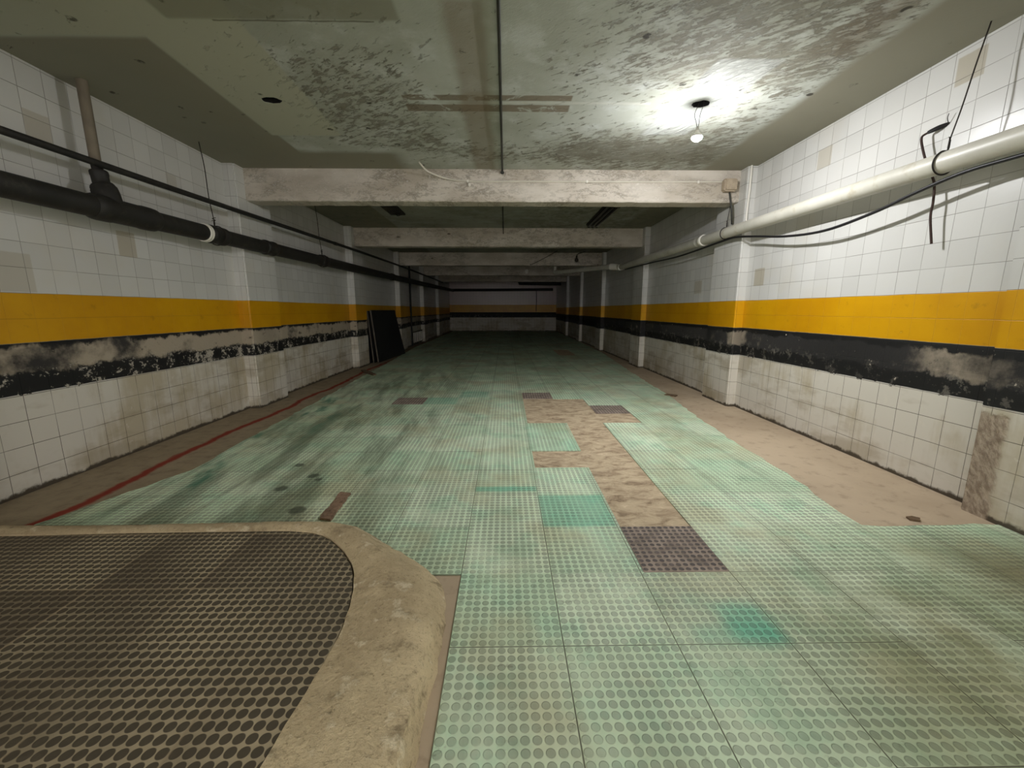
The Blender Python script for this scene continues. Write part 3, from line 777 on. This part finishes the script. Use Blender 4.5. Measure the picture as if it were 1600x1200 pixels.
# ------------------------------------------------------------------ dead lamps deeper in
fb = thing('lamp_batten', 'sooty dead tube batten on the ceiling past the first beam', 'light fitting', (2.0, 9.0, CEIL), 'dead light fittings')
link('batten_body', bevelled(1.86, 2.14, 7.9, 9.9, 3.35, 3.398, .01), M['dead'], fb, 40)
for x in (1.91, 2.0, 2.09):
    tube_obj('tube', [(x, 7.96, 3.325), (x, 9.84, 3.325)], 0.02, M['tube'], fb, 12, 0)
    for y in (7.95, 9.85): link('tube_holder', bevelled(x - .024, x + .024, y - .02, y + .02, 3.295, 3.352, .006), M['dead'], fb, 40)
f2 = thing('lamp_batten', 'broken dark lamp remnant on the ceiling near the sooty wall', 'light fitting', (-2.2, 8.6, CEIL), 'dead light fittings')
link('batten_body', bevelled(-2.36, -2.05, 8.15, 8.95, 3.36, 3.398, .012), M['dead'], f2, 40)
tube_obj('wire', [(-2.28, 8.4, 3.37), (-2.25, 8.42, 3.31), (-2.14, 8.5, 3.29), (-2.08, 8.62, 3.34)], .007, M['wire'], f2, 6, 5)
tube_obj('wire', [(-2.2, 8.7, 3.37), (-2.16, 8.7, 3.3), (-2.1, 8.75, 3.33)], .007, M['wire'], f2, 6, 5)
db = thing('hanging_bulb', 'unlit dark bulb hanging in front of the third beam', 'light bulb', (2.55, 14.6, CEIL))
tube_obj('wire', [(2.72, 14.5, CEIL), (2.56, 14.55, 3.36), (2.46, 14.6, 3.31), (2.45, 14.6, 3.22)], .012, M['wire'], db, 6, 6)
link('bulb_glass', lathe([(-.075, .01), (-.06, .045), (-.02, .066), (.02, .06), (.05, .036), (.075, .026), (.09, .022)], (2.45, 14.6, 3.14), 18), M['dull'], db, 60)
link('screw_cap', lathe([(.088, .024), (.11, .027), (.13, .024), (.14, .01)], (2.45, 14.6, 3.14), 14), M['dead'], db, 40)
for x, y, z, lab in ((0.95, 19.0 - .06, 3.14, 'small white lampholder on the fourth beam away from the cream pipe'), (2.25, 19.0 - .06, 3.13, 'small white lampholder on the fourth beam beside the cream pipe')):
    o = link('lampholder', lathe([(-.09, .05), (-.05, .07), (.04, .075), (.07, .05), (.09, .02)], (x, y, z), 16), M['white'], None, 40)
    tag(o, lab, 'lampholder', 'lampholders on the fourth beam')
tag(tube_obj('loose_cable', [(1.75, 14.3, CEIL), (1.4, 14.5, 3.22), (1.0, 14.76, 3.04), (0.85, 14.79, 2.99)], .009, M['black'], None, 6, 5), 'thin loose cable slanting across the third beam', 'cable')

# ------------------------------------------------------------------ boards leaning on the wall
def board(y0, y1, xf, xt, thick, label, top=1.45):
    """sheet leaning on the wall: feet at xf[0], xf[1], top edge at xt"""
    t = thing('leaning_board', label, 'board', (xf[0], y0, 0), 'black boards leaning on the wall')
    a, b = Vector((xf[0], y0 - .06, 0.012)), Vector((xf[1], y1 - .06, 0.012))
    d = Vector((xt, y1, top)), Vector((xt, y0, top))
    nrm = (b - a).cross(d[1] - a).normalized()
    if nrm.x < 0: nrm = -nrm
    def slab(c, k0, k1):
        bm = bmesh.new(); vs = []
        for p in c:
            for k in (k0, k1): vs.append(bm.verts.new(p + nrm * k))
        for f in ((0, 2, 4, 6), (1, 7, 5, 3), (0, 1, 3, 2), (2, 3, 5, 4), (4, 5, 7, 6), (6, 7, 1, 0)): bm.faces.new([vs[i] for i in f])
        bmesh.ops.recalc_face_normals(bm, faces=bm.faces)
        return bm
    bm = slab((a, b, d[0], d[1]), 0, -thick)
    for f in bm.faces:
        if f.normal.y < -0.8: f.material_index = 1
    bmesh.ops.bevel(bm, geom=bm.edges[:], offset=.004, segments=1, affect='EDGES')
    link('sheet', bm, None, t, None, [M['panel'], M['pedge']])
    e = [a.lerp(d[1], .95), b.lerp(d[0], .95), b.lerp(d[0], .99), a.lerp(d[1], .99)]
    link('edge_rail', slab(e, .008, .0005), M['panel'], t)
board(11.18, 13.45, (-3.69, -3.62), -3.775, .045, 'rearmost black board leaning on the tiles beside the third pillar', 1.38)
board(11.28, 13.62, (-3.60, -3.49), -3.72, .04, 'middle black board in the leaning stack beside the third pillar', 1.42)
board(11.40, 13.80, (-3.51, -3.36), -3.665, .045, 'frontmost large black board of the leaning stack beside the third pillar', 1.44)

gr = thing('vent_grille', 'low white barred grille on the wall beyond the leaning boards', 'grille', (WL, 17.9, .3))
fr = bmesh.new()
for a in ((16.86, 19.1, .06, .10), (16.86, 19.1, .52, .56), (16.86, 16.92, .10, .52), (19.04, 19.1, .10, .52)): box(fr, WL + .0, WL + .05, a[0], a[1], a[2], a[3])
link('frame', fr, M['pedge'], gr)
bm = bmesh.new(); box(bm, WL + .001, WL + .012, 16.92, 19.04, .10, .52); link('back_plate', bm, M['hole'], gr)
for k in range(6):
    y = 17.1 + k * .36
    link('bar', bevelled(WL + .02, WL + .06, y - .09, y + .07, .1, .52, .006, 1), M['grille'], gr, 40)

# ------------------------------------------------------------------ odd bits on the floor
def lump(name, pts, z0, z1, mat, label, cat):
    bm = fill([rag(pts + [pts[0]], .04, .008)[:-1]], z1); extr(bm, z0 - z1)
    return tag(link(name, bm, mat), label, cat)
lump('wooden_batten', [(-1.30, 2.66), (-1.215, 2.64), (-1.23, 3.06), (-1.32, 3.08)], .008, .024, M['wood'], 'rotten brown batten lying on the green floor by the kerb', 'batten')
lump('stick', [(-3.45, 9.72), (-2.95, 9.05), (-2.90, 9.10), (-3.38, 9.80)], .008, .04, M['scrap'], 'dark stick on the floor in front of the leaning boards', 'stick')
lump('rubber_scrap', [(2.82, 2.60), (2.87, 2.585), (2.91, 2.62), (2.88, 2.65), (2.83, 2.64)], .001, .012, M['scrap'], 'small brown scrap at the corner of the bare floor margin', 'scrap')
lump('rubber_scrap', [(2.72, 6.85), (2.86, 6.72), (2.93, 6.8), (2.80, 6.93)], .001, .02, M['scrap'], 'small brown scrap on the bare floor margin beyond the pillar', 'scrap')

# ------------------------------------------------------------------ light, camera, look
bpy.data.materials['lit_bulb_glass'].node_tree.nodes['Emission'].inputs[1].default_value = 3100.0
w = bpy.data.worlds.new('added_fill_light'); SC.world = w; w.use_nodes = True  # world glow added as fill through the unseen open rear
bg = w.node_tree.nodes['Background']; bg.inputs[0].default_value = (1.0, 0.97, 0.93, 1); bg.inputs[1].default_value = 3.6

cam = bpy.data.cameras.new('camera'); co = bpy.data.objects.new('camera', cam); COL.objects.link(co)
cam.sensor_width = 36.0; cam.lens = 36.0 * 640 / 1600; cam.clip_start = 0.02; cam.clip_end = 200
th = math.atan(116 / 640); psi = math.atan(10 / 640 * math.cos(th))
co.location = (0, 0, 1.45); co.rotation_euler = (math.pi / 2 - th, 0, -psi)
SC.camera = co
SC.cycles.max_bounces = 12; SC.cycles.diffuse_bounces = 8; SC.cycles.glossy_bounces = 4
SC.cycles.sample_clamp_indirect = 8.0
SC.view_settings.view_transform = 'Standard'; SC.view_settings.look = 'None'
SC.view_settings.exposure = 0.0; SC.view_settings.gamma = 1.0; SC.view_settings.use_curve_mapping = False
